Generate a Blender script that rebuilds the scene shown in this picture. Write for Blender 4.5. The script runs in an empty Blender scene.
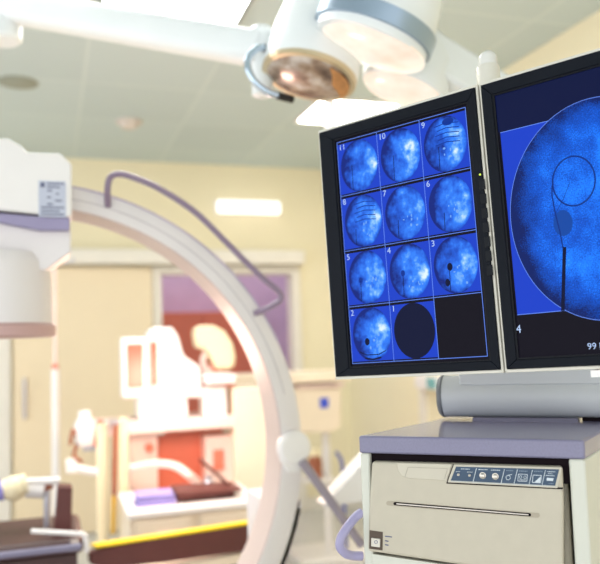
import bpy, bmesh, math, random
from mathutils import Vector, Matrix
random.seed(7)
scene = bpy.context.scene
col = scene.collection
V = Vector

# ------------------------------------------------------------------ camera
FPX = 750.0
yaw, pitch, roll = math.radians(18.6), math.atan(60/750), math.atan(.033)
F = V((math.sin(yaw)*math.cos(pitch), math.cos(yaw)*math.cos(pitch), math.sin(pitch)))
R0 = V((math.cos(yaw), -math.sin(yaw), 0)); U0 = R0.cross(F)
c_, s_ = math.cos(roll), math.sin(roll)
R = R0*c_ - U0*s_; U = R0*s_ + U0*c_
CAM = V((0, 0, 1.4))
cd = bpy.data.cameras.new('camera'); cam = bpy.data.objects.new('camera', cd); col.objects.link(cam)
m = Matrix((R, U, -F)).transposed().to_4x4(); m.translation = CAM; cam.matrix_world = m
cd.sensor_width = 36; cd.lens = 45; cd.clip_start = .02
cd.dof.use_dof = True; cd.dof.focus_distance = 1.13; cd.dof.aperture_fstop = 3.2
scene.camera = cam

# survey helpers: sight lines from the camera station to planes of the room
def ray(px, py): return F + R*((px-300)/FPX) + U*((282-py)/FPX)
def P(px, py, D): return CAM + ray(px, py)*D
def onY(px, py, Y): r = ray(px, py); return CAM + r*((Y-CAM.y)/r.y)
def onX(px, py, X): r = ray(px, py); return CAM + r*((X-CAM.x)/r.x)
def onZ(px, py, Z): r = ray(px, py); return CAM + r*((Z-CAM.z)/r.z)
def onP(px, py, o, n): r = ray(px, py); return CAM + r*((o-CAM).dot(n)/r.dot(n))

# ------------------------------------------------------------------ materials
MATS = {}
def mat(name, color, rough=.5, metal=0, emit=None, strength=0, var=.04, scale=8, bump=0, coat=0, spec=.5, trans=0):
    if name in MATS: return MATS[name]
    m = bpy.data.materials.new(name); m.use_nodes = True
    nt = m.node_tree; b = nt.nodes['Principled BSDF']
    b.inputs['Roughness'].default_value = rough; b.inputs['Metallic'].default_value = metal
    b.inputs['Coat Weight'].default_value = coat; b.inputs['Specular IOR Level'].default_value = spec
    b.inputs['Transmission Weight'].default_value = trans
    tc = nt.nodes.new('ShaderNodeTexCoord'); nz = nt.nodes.new('ShaderNodeTexNoise')
    nz.inputs['Scale'].default_value = scale; nz.inputs['Detail'].default_value = 4
    nt.links.new(tc.outputs['Object'], nz.inputs['Vector'])
    rp = nt.nodes.new('ShaderNodeValToRGB')
    a = [max(0, c*(1-var)) for c in color]; z = [min(1, c*(1+var)) for c in color]
    rp.color_ramp.elements[0].color = (*a, 1); rp.color_ramp.elements[1].color = (*z, 1)
    rp.color_ramp.elements[0].position = .3; rp.color_ramp.elements[1].position = .7
    nt.links.new(nz.outputs['Fac'], rp.inputs['Fac']); nt.links.new(rp.outputs['Color'], b.inputs['Base Color'])
    if bump:
        n2 = nt.nodes.new('ShaderNodeTexNoise'); n2.inputs['Scale'].default_value = 900; n2.inputs['Detail'].default_value = 2
        nt.links.new(tc.outputs['Object'], n2.inputs['Vector'])
        bp = nt.nodes.new('ShaderNodeBump'); bp.inputs['Strength'].default_value = bump; bp.inputs['Distance'].default_value = .001
        nt.links.new(n2.outputs['Fac'], bp.inputs['Height']); nt.links.new(bp.outputs['Normal'], b.inputs['Normal'])
    if emit:
        b.inputs['Emission Color'].default_value = (*emit, 1); b.inputs['Emission Strength'].default_value = strength
    MATS[name] = m
    return m

def srgb(r, g, b):
    f = lambda c: (c/255/12.92) if c/255 <= .04045 else ((c/255+.055)/1.055)**2.4
    return (f(r), f(g), f(b))

M_wall = mat('wall_paint', srgb(238, 228, 196), .7, var=.02, scale=2)
M_lilac_wall = mat('lilac_wall_paint', srgb(206, 182, 212), .7)
M_floor = mat('vinyl_floor', srgb(205, 204, 200), .4)
M_white = mat('white_enamel', srgb(236, 232, 230), .35, var=.015)
M_carm = mat('c_arm_paint', srgb(228, 222, 222), .35, var=.015)
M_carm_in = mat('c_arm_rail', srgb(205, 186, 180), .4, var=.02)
M_lilac = mat('lilac_plastic', srgb(138, 120, 142), .35, var=.03)
M_lilac_strip = mat('lilac_strip', srgb(150, 142, 176), .4)
M_door = mat('door_laminate', srgb(236, 218, 186), .5, var=.02, scale=3)
M_trim = mat('white_trim', srgb(232, 226, 215), .5, var=.02)
M_black = mat('black_plastic', srgb(20, 22, 28), .38, var=.1, scale=40, bump=.05, spec=.12)
M_bezel = mat('bezel_plastic', srgb(17, 21, 29), .5, var=.06, scale=30, bump=.12, spec=.1)
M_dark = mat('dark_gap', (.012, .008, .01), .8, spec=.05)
M_shell = mat('monitor_shell', srgb(214, 210, 198), .45, var=.02)
M_button = mat('bezel_button', srgb(20, 23, 29), .5, spec=.15)
M_slab = mat('lilac_grey_top', srgb(120, 117, 144), .38, var=.05, scale=400, bump=.2, coat=.5)
M_cart = mat('cart_enamel', srgb(206, 206, 194), .45, var=.02)
M_printer = mat('printer_beige', srgb(190, 182, 164), .5, var=.02, scale=60, bump=.1)
M_printer_d = mat('printer_recess', srgb(150, 142, 128), .6)
M_panel = mat('control_panel_blue', srgb(52, 74, 98), .45, var=.05, scale=80)
M_print = mat('panel_print', srgb(205, 214, 220), .5)
M_print_dim = mat('panel_print_dim', srgb(130, 148, 165), .5)
M_metal = mat('brushed_metal', srgb(205, 198, 188), .28, metal=1, var=.04)
M_chrome = mat('chrome', srgb(190, 205, 220), .15, metal=1, var=.02)
M_silver = mat('silver_band', srgb(150, 168, 186), .35, metal=.6, var=.03)
M_tube = mat('grey_mount_paint', srgb(192, 197, 202), .4, var=.03, scale=5)
M_lampbody = mat('lamp_body', srgb(232, 236, 236), .35, var=.015)
M_rubber = mat('black_rubber', srgb(22, 20, 22), .6)
M_mattress = mat('maroon_vinyl', srgb(92, 44, 40), .5, var=.08)
M_black_mat = mat('table_pad', srgb(66, 38, 36), .5, var=.08)
M_yellow = mat('yellow_edge', srgb(250, 215, 10), .5, var=.03)
M_steel = mat('stainless', srgb(190, 188, 196), .3, metal=.8, var=.03)
M_flare_red = mat('flare_tint_panel', srgb(214, 118, 94), .55, var=.06)  # red cast of the flare put into the base colour
M_flare_screen = mat('flare_tint_screen', srgb(186, 92, 68), .3, var=.05)  # dark display; reddish flare cast put into its colour
M_cream = mat('cream_plastic', srgb(240, 226, 190), .5, var=.02)
M_bench = mat('bench_laminate', srgb(238, 222, 200), .45, var=.02)
M_drape = mat('lilac_cloth', srgb(150, 142, 205), .9, var=.05)
M_blue = mat('blue_label', srgb(60, 84, 205), .5)
M_bluehose = mat('blue_hose', srgb(96, 104, 175), .5)
M_brown = mat('brown_glass', srgb(150, 82, 52), .3, var=.15)
M_pinkwhite = mat('pale_plastic', srgb(238, 214, 206), .5, var=.03)
M_label = mat('label_grey', srgb(196, 200, 216), .6)
M_ink = mat('label_ink', srgb(96, 100, 130), .6)
M_vent = mat('vent_grille', srgb(150, 154, 140), .7)
M_detector = mat('detector_white', srgb(215, 205, 196), .6)
M_gridbar = mat('light_divider', srgb(140, 150, 150), .6)
M_teal = mat('teal_plastic', srgb(110, 170, 172), .5)
M_lightpanel = mat('light_panel', (.9, .9, .9), .5, emit=(1, .99, .95), strength=13)
M_walllamp = mat('wall_lamp', (.9, .9, .9), .5, emit=(1, .97, .92), strength=1.1)
M_led = mat('led', (.4, .5, .05), .4, emit=(.55, .75, .05), strength=.8)
M_dome = mat('signal_dome', srgb(215, 214, 208), .25, var=.03)

# ceiling: square lay-in panels with pale joints
mc = bpy.data.materials.new('ceiling_panels'); mc.use_nodes = True; nt = mc.node_tree
b = nt.nodes['Principled BSDF']; b.inputs['Roughness'].default_value = .7
tc = nt.nodes.new('ShaderNodeTexCoord'); mp = nt.nodes.new('ShaderNodeMapping')
mp.inputs['Location'].default_value = (-.194, -.25, 0)
br = nt.nodes.new('ShaderNodeTexBrick'); br.offset = 0; br.squash = 1
br.inputs['Scale'].default_value = 1; br.inputs['Brick Width'].default_value = .673; br.inputs['Row Height'].default_value = .673
br.inputs['Mortar Size'].default_value = .010; br.inputs['Mortar Smooth'].default_value = .2
br.inputs['Color1'].default_value = (*srgb(196, 209, 208), 1); br.inputs['Color2'].default_value = (*srgb(190, 203, 202), 1)
br.inputs['Mortar'].default_value = (*srgb(203, 214, 211), 1)
nt.links.new(tc.outputs['Object'], mp.inputs['Vector']); nt.links.new(mp.outputs['Vector'], br.inputs['Vector'])
nt.links.new(br.outputs['Color'], b.inputs['Base Color'])

def lens_mat(name, lit):
    m = bpy.data.materials.new(name); m.use_nodes = True; nt = m.node_tree; b = nt.nodes['Principled BSDF']
    tc = nt.nodes.new('ShaderNodeTexCoord'); vo = nt.nodes.new('ShaderNodeTexVoronoi'); vo.inputs['Scale'].default_value = 16
    nz = nt.nodes.new('ShaderNodeTexNoise'); nz.inputs['Scale'].default_value = 14; nz.inputs['Detail'].default_value = 3
    nt.links.new(tc.outputs['Object'], vo.inputs['Vector']); nt.links.new(tc.outputs['Object'], nz.inputs['Vector'])
    rp = nt.nodes.new('ShaderNodeValToRGB'); e = rp.color_ramp.elements
    if lit:
        e[0].position = .15; e[0].color = (.96, .66, .5, 1); e[1].position = .6; e[1].color = (1, .92, .80, 1)
        nt.links.new(nz.outputs['Fac'], rp.inputs['Fac'])
        nt.links.new(rp.outputs['Color'], b.inputs['Emission Color']); b.inputs['Emission Strength'].default_value = .72
        b.inputs['Base Color'].default_value = (.35, .3, .26, 1)
    else:
        e[0].position = .35; e[0].color = (*srgb(92, 72, 62), 1); e[1].position = .66; e[1].color = (*srgb(206, 196, 186), 1)
        k = e.new(.5); k.color = (*srgb(150, 126, 106), 1)
        nt.links.new(nz.outputs['Fac'], rp.inputs['Fac']); nt.links.new(rp.outputs['Color'], b.inputs['Base Color'])
        b.inputs['Coat Weight'].default_value = .15
    b.inputs['Roughness'].default_value = .2
    return m
M_lens_lit = lens_mat('lit_lens', True); M_lens_off = lens_mat('unlit_lens', False)
M_amber = mat('amber_reflection', srgb(196, 138, 78), .3, metal=.3, var=.25, scale=30)

def emis(name, c, s=1.0):
    m = bpy.data.materials.new(name); m.use_nodes = True; b = m.node_tree.nodes['Principled BSDF']
    b.inputs['Base Color'].default_value = (.004, .004, .006, 1); b.inputs['Roughness'].default_value = .35
    b.inputs['Specular IOR Level'].default_value = .05
    b.inputs['Emission Color'].default_value = (*c, 1); b.inputs['Emission Strength'].default_value = s
    return m
E_black = emis('screen_black', srgb(12, 8, 20)); E_navy = emis('screen_navy', srgb(6, 18, 62))
E_blue = emis('screen_blue', srgb(26, 66, 204)); E_line = emis('screen_line', srgb(100, 140, 245))
E_text = emis('screen_text', srgb(190, 215, 255)); E_shadow = emis('screen_shadow', srgb(8, 16, 52)); E_mid = emis('screen_shade', srgb(10, 52, 150))

def scan_material(name, grain, stops, gu, gv, gain=1.15):
    """x-ray picture shown on the screen: cloudy tissue, own seed per picture"""
    m = bpy.data.materials.new(name); m.use_nodes = True; nt = m.node_tree; L = nt.links.new; N = nt.nodes.new
    b = nt.nodes['Principled BSDF']; b.inputs['Base Color'].default_value = (.004, .004, .006, 1)
    b.inputs['Roughness'].default_value = .35; b.inputs['Specular IOR Level'].default_value = .05
    uv = N('ShaderNodeUVMap'); uv.uv_map = 'pic'; sd = N('ShaderNodeUVMap'); sd.uv_map = 'seed'
    ad = N('ShaderNodeVectorMath'); ad.operation = 'ADD'; L(uv.outputs[0], ad.inputs[0]); L(sd.outputs[0], ad.inputs[1])
    nz = N('ShaderNodeTexNoise'); nz.inputs['Scale'].default_value = 1.5; nz.inputs['Detail'].default_value = 5; L(ad.outputs[0], nz.inputs['Vector'])
    n3 = N('ShaderNodeTexNoise'); n3.inputs['Scale'].default_value = 4.5; n3.inputs['Detail'].default_value = 4; L(ad.outputs[0], n3.inputs['Vector'])
    gr = N('ShaderNodeTexNoise'); gr.inputs['Scale'].default_value = 70; gr.inputs['Detail'].default_value = 1; L(ad.outputs[0], gr.inputs['Vector'])
    sp = N('ShaderNodeSeparateXYZ'); L(uv.outputs[0], sp.inputs[0])
    ln = N('ShaderNodeVectorMath'); ln.operation = 'LENGTH'; L(uv.outputs[0], ln.inputs[0])
    def mt(op, a, bb, c=None):
        n = N('ShaderNodeMath'); n.operation = op
        for i, x in enumerate((a, bb, c)):
            if x is None: continue
            if isinstance(x, (int, float)): n.inputs[i].default_value = x
            else: L(x, n.inputs[i])
        return n.outputs[0]
    v = mt('MULTIPLY_ADD', nz.outputs['Fac'], 1.0, -.09)
    v = mt('MULTIPLY_ADD', n3.outputs['Fac'], .5, mt('ADD', v, -.19))
    v = mt('MULTIPLY_ADD', sp.outputs[0], gu, v); v = mt('MULTIPLY_ADD', sp.outputs[1], gv, v)
    v = mt('MULTIPLY_ADD', gr.outputs['Fac'], grain, mt('ADD', v, -grain/2))
    v = mt('SUBTRACT', v, mt('MULTIPLY', mt('POWER', ln.outputs['Value'], 7), .42))
    rp = N('ShaderNodeValToRGB'); e = rp.color_ramp.elements
    e[0].position, e[0].color = stops[0][0], (*srgb(*stops[0][1]), 1); e[1].position, e[1].color = stops[-1][0], (*srgb(*stops[-1][1]), 1)
    for p, c in stops[1:-1]: k = e.new(p); k.color = (*srgb(*c), 1)
    L(v, rp.inputs['Fac']); L(rp.outputs['Color'], b.inputs['Emission Color']); b.inputs['Emission Strength'].default_value = gain
    return m
E_scan = scan_material('x_ray_picture', .05, [(.08, (14, 36, 120)), (.34, (32, 88, 205)), (.56, (52, 128, 245)), (.70, (120, 180, 252)), (.84, (215, 234, 255))], .32, -.05)
E_scanbig = scan_material('x_ray_live_picture', .5, [(.05, (6, 28, 90)), (.36, (12, 78, 190)), (.58, (28, 124, 250)), (.74, (80, 165, 252)), (.9, (170, 210, 255))], .16, .02, 1.3)

# ------------------------------------------------------------------ mesh helpers
def perp(n):
    a = V((0, 0, 1)) if abs(n.z) < .9 else V((1, 0, 0))
    x = a.cross(n).normalized(); return x, n.cross(x)

class MB:
    def __init__(s): s.bm = bmesh.new(); s.mi = 0; s.pic = s.bm.loops.layers.uv.new('pic'); s.seed = s.bm.loops.layers.uv.new('seed')
    def face(s, vs):
        try: f = s.bm.faces.new(vs)
        except ValueError: return None
        f.material_index = s.mi; return f
    def verts(s, pts): return [s.bm.verts.new(p) for p in pts]
    def prism(s, pts, vec):
        a = s.verts(pts); b = s.verts([V(p)+vec for p in pts]); n = len(a)
        s.face(a); s.face(list(reversed(b)))
        for i in range(n): s.face([a[i], b[i], b[(i+1) % n], a[(i+1) % n]])
        return s
    def box(s, x0, x1, y0, y1, z0, z1):
        return s.prism([V((x0, y0, z0)), V((x1, y0, z0)), V((x1, y1, z0)), V((x0, y1, z0))], V((0, 0, z1-z0)))
    def obox(s, o, u, v, w, u0, u1, v0, v1, w0, w1):
        return s.prism([o+u*a+v*b_+w*w0 for a, b_ in ((u0, v0), (u1, v0), (u1, v1), (u0, v1))], w*(w1-w0))
    def lathe(s, o, n, prof, seg=40, arc=None):
        n = n.normalized(); x, y = perp(n); rings = []
        for r, h in prof:
            if r < 1e-6: rings.append([s.bm.verts.new(o+n*h)])
            else: rings.append(s.verts([o+n*h+(x*math.cos(t)+y*math.sin(t))*r for t in (2*math.pi*i/seg for i in range(seg))]))
        for a, b_ in zip(rings, rings[1:]):
            for i in range(seg):
                j = (i+1) % seg
                if len(a) == 1 and len(b_) == 1: continue
                if len(a) == 1: s.face([a[0], b_[i], b_[j]])
                elif len(b_) == 1: s.face([a[i], b_[0], a[j]])
                else: s.face([a[i], b_[i], b_[j], a[j]])
        if len(rings[0]) > 1: s.face(list(reversed(rings[0])))
        if len(rings[-1]) > 1: s.face(rings[-1])
        return s
    def cyl(s, a, b_, r, r2=None, seg=24): return s.lathe(a, b_-a, [(r, 0), (r if r2 is None else r2, (b_-a).length)], seg)
    def tube(s, pts, r, seg=14, smooth=6):
        pts = [V(p) for p in pts]
        if smooth and len(pts) > 2:
            q = [pts[0]*2-pts[1]]+pts+[pts[-1]*2-pts[-2]]; out = []
            for i in range(1, len(q)-2):
                for k in range(smooth):
                    t = k/smooth; p0, p1, p2, p3 = q[i-1:i+3]
                    out.append(.5*((2*p1)+(p2-p0)*t+(2*p0-5*p1+4*p2-p3)*t*t+(3*p1-p0-3*p2+p3)*t**3))
            pts = out+[pts[-1]]
        n = len(pts); rings = []; x = None
        for i, p in enumerate(pts):
            d = (pts[min(i+1, n-1)]-pts[max(i-1, 0)]).normalized()
            if x is None: x, y = perp(d)
            else: x = (x-d*x.dot(d)).normalized(); y = d.cross(x)
            rings.append(s.verts([p+(x*math.cos(2*math.pi*k/seg)+y*math.sin(2*math.pi*k/seg))*r for k in range(seg)]))
        for a, b_ in zip(rings, rings[1:]):
            for k in range(seg): s.face([a[k], b_[k], b_[(k+1) % seg], a[(k+1) % seg]])
        s.face(list(reversed(rings[0]))); s.face(rings[-1])
        return s
    def rect_on(s, Y, x0, y0, x1, y1, depth):
        """box facing the camera side of the room, front at Y, given by its extents as surveyed"""
        xc, yc = (x0+x1)/2, (y0+y1)/2
        return s.box(onY(x0, yc, Y).x, onY(x1, yc, Y).x, Y, Y+depth, onY(xc, y1, Y).z, onY(xc, y0, Y).z)
    def ball(s, o, rx, ry, rz, seg=20):
        rings = []
        for i in range(seg//2+1):
            t = math.pi*i/(seg//2)
            if i in (0, seg//2): rings.append([s.bm.verts.new(o+V((0, 0, rz*math.cos(t))))])
            else: rings.append(s.verts([o+V((rx*math.sin(t)*math.cos(2*math.pi*k/seg), ry*math.sin(t)*math.sin(2*math.pi*k/seg), rz*math.cos(t))) for k in range(seg)]))
        for a, b_ in zip(rings, rings[1:]):
            for k in range(seg):
                j = (k+1) % seg
                if len(a) == 1: s.face([a[0], b_[k], b_[j]])
                elif len(b_) == 1: s.face([a[k], b_[0], a[j]])
                else: s.face([a[k], b_[k], b_[j], a[j]])
        return s
    def build(s, name, mats, parent=None, bevel=0, bseg=2, loc=None, ang=35):
        """link everything collected as ONE mesh object"""
        if not isinstance(mats, (list, tuple)): mats = [mats]
        bm = s.bm
        bmesh.ops.recalc_face_normals(bm, faces=bm.faces)
        off = V(loc) if loc is not None else (world_of(parent) if parent else None)
        if off is None:
            xs = [v.co for v in bm.verts]
            off = V((sum(c.x for c in xs)/len(xs), sum(c.y for c in xs)/len(xs), min(c.z for c in xs)))
        for v in bm.verts: v.co -= off
        me = bpy.data.meshes.new(name); bm.to_mesh(me); bm.free()
        for m_ in mats: me.materials.append(m_)
        for p in me.polygons: p.use_smooth = True
        me.set_sharp_from_angle(angle=math.radians(ang))
        o = bpy.data.objects.new(name, me); col.objects.link(o)
        if parent: o.parent = parent; o.location = off-world_of(parent)
        else: o.location = off
        WORLD[o.name] = off
        if bevel:
            md = o.modifiers.new('bevel', 'BEVEL'); md.width = bevel; md.segments = bseg; md.limit_method = 'ANGLE'; md.angle_limit = math.radians(40)
        return o
WORLD = {}
def world_of(o): return WORLD[o.name]

def tag(o, label=None, cat=None, group=None, kind=None):
    if label: o['label'] = label
    if cat: o['category'] = cat
    if group: o['group'] = group
    if kind: o['kind'] = kind
    return o
def thing(name, loc, label, cat, group=None):
    o = bpy.data.objects.new(name, None); col.objects.link(o); o.location = loc; o.empty_display_size = .1
    WORLD[o.name] = V(loc); return tag(o, label, cat, group)
def struct(o): o['kind'] = 'structure'; return o

def text_into(mb, txt, o, u, v, n, size, align='LEFT'):
    cu = bpy.data.curves.new('t', 'FONT'); cu.body = txt; cu.size = size; cu.align_x = align; cu.resolution_u = 3
    to = bpy.data.objects.new('t', cu); col.objects.link(to)
    dg = bpy.context.evaluated_depsgraph_get(); me = bpy.data.meshes.new_from_object(to.evaluated_get(dg))
    vs = [mb.bm.verts.new(o+u*p.co.x+v*p.co.y+n*.0002) for p in me.vertices]
    for p in me.polygons: mb.face([vs[i] for i in p.vertices])
    bpy.data.objects.remove(to); bpy.data.meshes.remove(me); bpy.data.curves.remove(cu)

# ------------------------------------------------------------------ room
YB, XR, XL, H = 6.06, 2.45, -3.2, 2.9
DX0, DX1, DZ = .84, 1.98, 1.99                      # opening in the back wall
YR = -2.5
struct(MB().box(XL, XR, YR, 8.2, -.1, 0).build('floor', M_floor))
struct(MB().box(XL-.1, XR+.1, YR, YB+.12, H, H+.1).build('ceiling', mc, loc=(0, 0, H)))
w = MB(); w.box(XL, DX0, YB, YB+.12, 0, H); w.box(DX1, XR, YB, YB+.12, 0, H); w.box(DX0, DX1, YB, YB+.12, DZ, H)
struct(w.build('wall_back', M_wall))
struct(MB().box(XR, XR+.12, YR, YB+.12, 0, H).build('wall_right', M_wall))
# room beyond the opening
w = MB(); w.box(DX0-.5, DX1+.5, 7.6, 7.7, 0, H); w.box(DX0-.6, DX0-.5, YB+.12, 7.7, 0, H); w.box(DX1+.5, DX1+.6, YB+.12, 7.7, 0, H)
struct(w.build('wall_far', M_lilac_wall))
w = MB(); w.box(DX0-.055, DX0+.02, YB-.03, YB+.14, 0, DZ+.05); w.box(DX1-.02, DX1+.055, YB-.03, YB+.14, 0, DZ+.05)
w.box(DX0+.02, DX1-.02, YB-.03, YB+.14, DZ-.01, DZ+.05)
struct(w.build('trim_1', M_trim, bevel=.006))
xa = onY(0, 400, YB).x; xb = onY(11, 400, YB).x
struct(MB().box(xa-.08, xb, YB-.06, YB, 0, 2.02).build('trim_2', M_trim, bevel=.006))
# sliding door leaf parked in front of the wall
dr = thing('door_1', (.3, YB-.05, 0), 'cream sliding door leaf hanging below the long white rail', 'door'); struct(dr)
MB().box(xb+.02, DX0-.06, YB-.05, YB-.005, .02, 2.03).build('door_leaf', M_door, dr, bevel=.004)
MB().cyl(V((xb+.1, YB-.08, .9)), V((xb+.1, YB-.08, 1.2)), .012).build('door_handle', M_steel, dr)
struct(MB().box(-.9, 2.04, YB-.16, YB, 2.05, 2.165).build('trim_3', M_trim, bevel=.01))
struct(MB().box(XL, XR, YB-.02, YB, 0, .1).build('baseboard_back', M_trim))
struct(MB().box(XR-.02, XR, YR, YB-.02, 0, .1).build('baseboard_right', M_trim))
# cupboard in flare-tinted red, in the room beyond
cb = thing('storage_cupboard', (1.3, 7.2, 0), 'cupboard tinted flare red, seen through the doorway in the back wall', 'cupboard')
zc = onY(200, 312, 7.13).z; xc0, xc1 = onY(150, 330, 7.15).x, onY(254, 330, 7.15).x
MB().box(xc0, xc1, 7.15, 7.58, 0, zc).build('body', M_flare_red, cb, bevel=.005)
MB().box(xc0+.01, (xc0+xc1)/2-.005, 7.13, 7.15, .05, zc-.01).build('door', M_flare_red, cb); MB().box((xc0+xc1)/2+.005, xc1-.01, 7.13, 7.15, .05, zc-.01).build('door', M_flare_red, cb)
# door frame line on right wall
p = onX(424, 400, XR)
struct(MB().box(XR-.025, XR, p.y-.05, p.y+.03, 0, 2.1).build('trim_4', M_trim))
p = onX(442, 383, XR)
ds = thing('wall_dispenser', (XR, p.y, p.z-.05), 'small white and teal dispenser on the yellow wall behind the screens', 'dispenser')
MB().box(XR-.1, XR, p.y-.16, p.y+.2, p.z-.04, p.z+.05).build('body', M_white, ds, bevel=.01)
MB().box(XR-.112, XR-.1, p.y-.1, p.y, p.z-.03, p.z+.04).build('front_cover', M_teal, ds)

# ceiling fittings
def light_panel(x0, x1, y0, y1, label):
    t = thing('ceiling_light', ((x0+x1)/2, (y0+y1)/2, H-.02), label, 'ceiling light', 'square light panels in the ceiling')
    f = MB(); e = .018
    for a in ((x0-e, x1+e, y0-e, y0), (x0-e, x1+e, y1, y1+e), (x0-e, x0, y0, y1), (x1, x1+e, y0, y1)): f.box(*a, H-.02, H)
    f.build('frame', M_gridbar if x1 < 1 else M_trim, t); MB().box(x0, x1, y0, y1, H-.012, H).build('diffuser', M_lightpanel, t)
light_panel(.232, .83, 2.30, 3.42, 'large white light panel in the ceiling, directly above the long lamp arm')
light_panel(-.44, .158, 2.30, 3.42, 'white light panel at the top left corner, above the elbow of the lamp arm')
light_panel(1.60, 2.13, 4.22, 4.70, 'small bright ceiling light panel just above the left screen')
p = onZ(18, 82, H)
vt = thing('ceiling_vent', (p.x, p.y, H-.02), 'flat round olive grey vent in the ceiling at far left', 'vent')
MB().lathe(V((p.x, p.y, H)), V((0, 0, -1)), [(.098, 0), (.098, .008), (.085, .014), (0, .014)]).build('grille', M_vent, vt)
MB().lathe(V((p.x, p.y, H)), V((0, 0, -1)), [(.108, 0), (.108, .006)]).build('rim', M_vent, vt)
p = onZ(129, 121, H)
sd = thing('smoke_detector', (p.x, p.y, H-.05), 'small round off-white smoke detector on the ceiling', 'smoke detector')
MB().lathe(V((p.x, p.y, H)), V((0, 0, -1)), [(.085, 0), (.085, .015), (.07, .02)]).build('base', M_detector, sd)
MB().lathe(V((p.x, p.y, H-.02)), V((0, 0, -1)), [(.06, 0), (.06, .012), (.045, .028), (0, .03)]).build('sensor_head', M_detector, sd)
a = onY(215, 208, YB); b2 = onY(280, 208, YB)
wl = thing('wall_lamp', ((a.x+b2.x)/2, YB, 2.47), 'long white lit wall lamp above the door rail', 'wall lamp')
MB().box(a.x, b2.x, YB-.02, YB, 2.48, 2.60).build('back_plate', M_white, wl); MB().box(a.x+.01, b2.x-.01, YB-.07, YB-.02, 2.485, 2.595).build('diffuser', M_walllamp, wl, bevel=.02)

# ------------------------------------------------------------------ monitors
S = V((0.63294577, 0.95595384, 1.34509485))
mu = V((.54766307, -.83585358, .03760267)); mv = V((-.02406132, .02918963, .99928425)); mn = V((-.83635293, -.54817585, -.00412566))
def mp_(a, b_, n=0): return S+mu*a+mv*b_+mn*n
MW, MH = .3037, .439
def frame_ring(mb, o0, o1, i0, i1, n0, n1):
    O = [(o0[0], o0[1]), (o1[0], o0[1]), (o1[0], o1[1]), (o0[0], o1[1])]; I = [(i0[0], i0[1]), (i1[0], i0[1]), (i1[0], i1[1]), (i0[0], i1[1])]
    for k in range(4):
        j = (k+1) % 4
        mb.prism([mp_(*O[k], n0), mp_(*O[j], n0), mp_(*I[j], n0), mp_(*I[k], n0)], mn*(n1-n0))
def monitor(a0, a1, sx0, sx1, label):
    g = .0012
    t = thing('medical_monitor', mp_((a0+a1)/2, 0, -.03), label, 'monitor')
    h = MB(); h.obox(S, mu, mv, mn, a0+g, a1-g, 0, MH, -.032, -.0045); frame_ring(h, (a0+g, 0), (a1-g, MH), (a0+.0052, .0052), (a1-.0052, MH-.0052), -.0046, -.0005); h.obox(S, mu, mv, mn, a0+.03, a1-.03, .04, MH-.04, -.055, -.032)
    h.build('housing', M_shell, t, bevel=.0012)
    f = MB(); frame_ring(f, (a0+.005, .005), (a1-.005, MH-.005), (sx0-.003, .0185), (sx1+.003, .4155), -.0045, .003)
    f.build('bezel', M_bezel, t, bevel=.0012)
    l = MB(); frame_ring(l, (sx0-.0032, .0183), (sx1+.0032, .4157), (sx0, .0208), (sx1, .413), -.002, .0008); l.build('inner_bezel', M_black, t)
    return t
def pic_disc(mb, ca, cb_, ra, rb, n, seed, k=40, clip=None):
    ring = []; uvs = []
    for i in range(k):
        th = 2*math.pi*i/k; x, y = math.cos(th), math.sin(th)
        a, b_ = ca+ra*x, cb_+rb*y
        if clip: a = max(clip[0], min(clip[1], a))
        ring.append(mb.bm.verts.new(mp_(a, b_, n))); uvs.append(((a-ca)/ra, y))
    c = mb.bm.verts.new(mp_(ca, cb_, n))
    for i in range(k):
        j = (i+1) % k
        f = mb.face([c, ring[i], ring[j]])
        for lp, q in zip(f.loops, ((0, 0), uvs[i], uvs[j])): lp[mb.pic].uv = q; lp[mb.seed].uv = (seed*7.3, seed*3.1)
def quad(mb, a0, a1, b0, b1, n): mb.face(mb.verts([mp_(a0, b0, n), mp_(a1, b0, n), mp_(a1, b1, n), mp_(a0, b1, n)]))
def stroke(mb, pts, wd, n):
    for (a, b_), (c, d) in zip(pts, pts[1:]):
        dx, dy = c-a, d-b_; l = math.hypot(dx, dy) or 1; px, py = -dy/l*wd/2, dx/l*wd/2
        mb.face(mb.verts([mp_(a+px, b_+py, n), mp_(a-px, b_-py, n), mp_(c-px, d-py, n), mp_(c+px, d+py, n)]))
def blob(mb, ca, cb_, ra, rb, n, k=18): mb.face(mb.verts([mp_(ca+ra*math.cos(2*math.pi*i/k), cb_+rb*math.sin(2*math.pi*i/k), n) for i in range(k)]))

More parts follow.
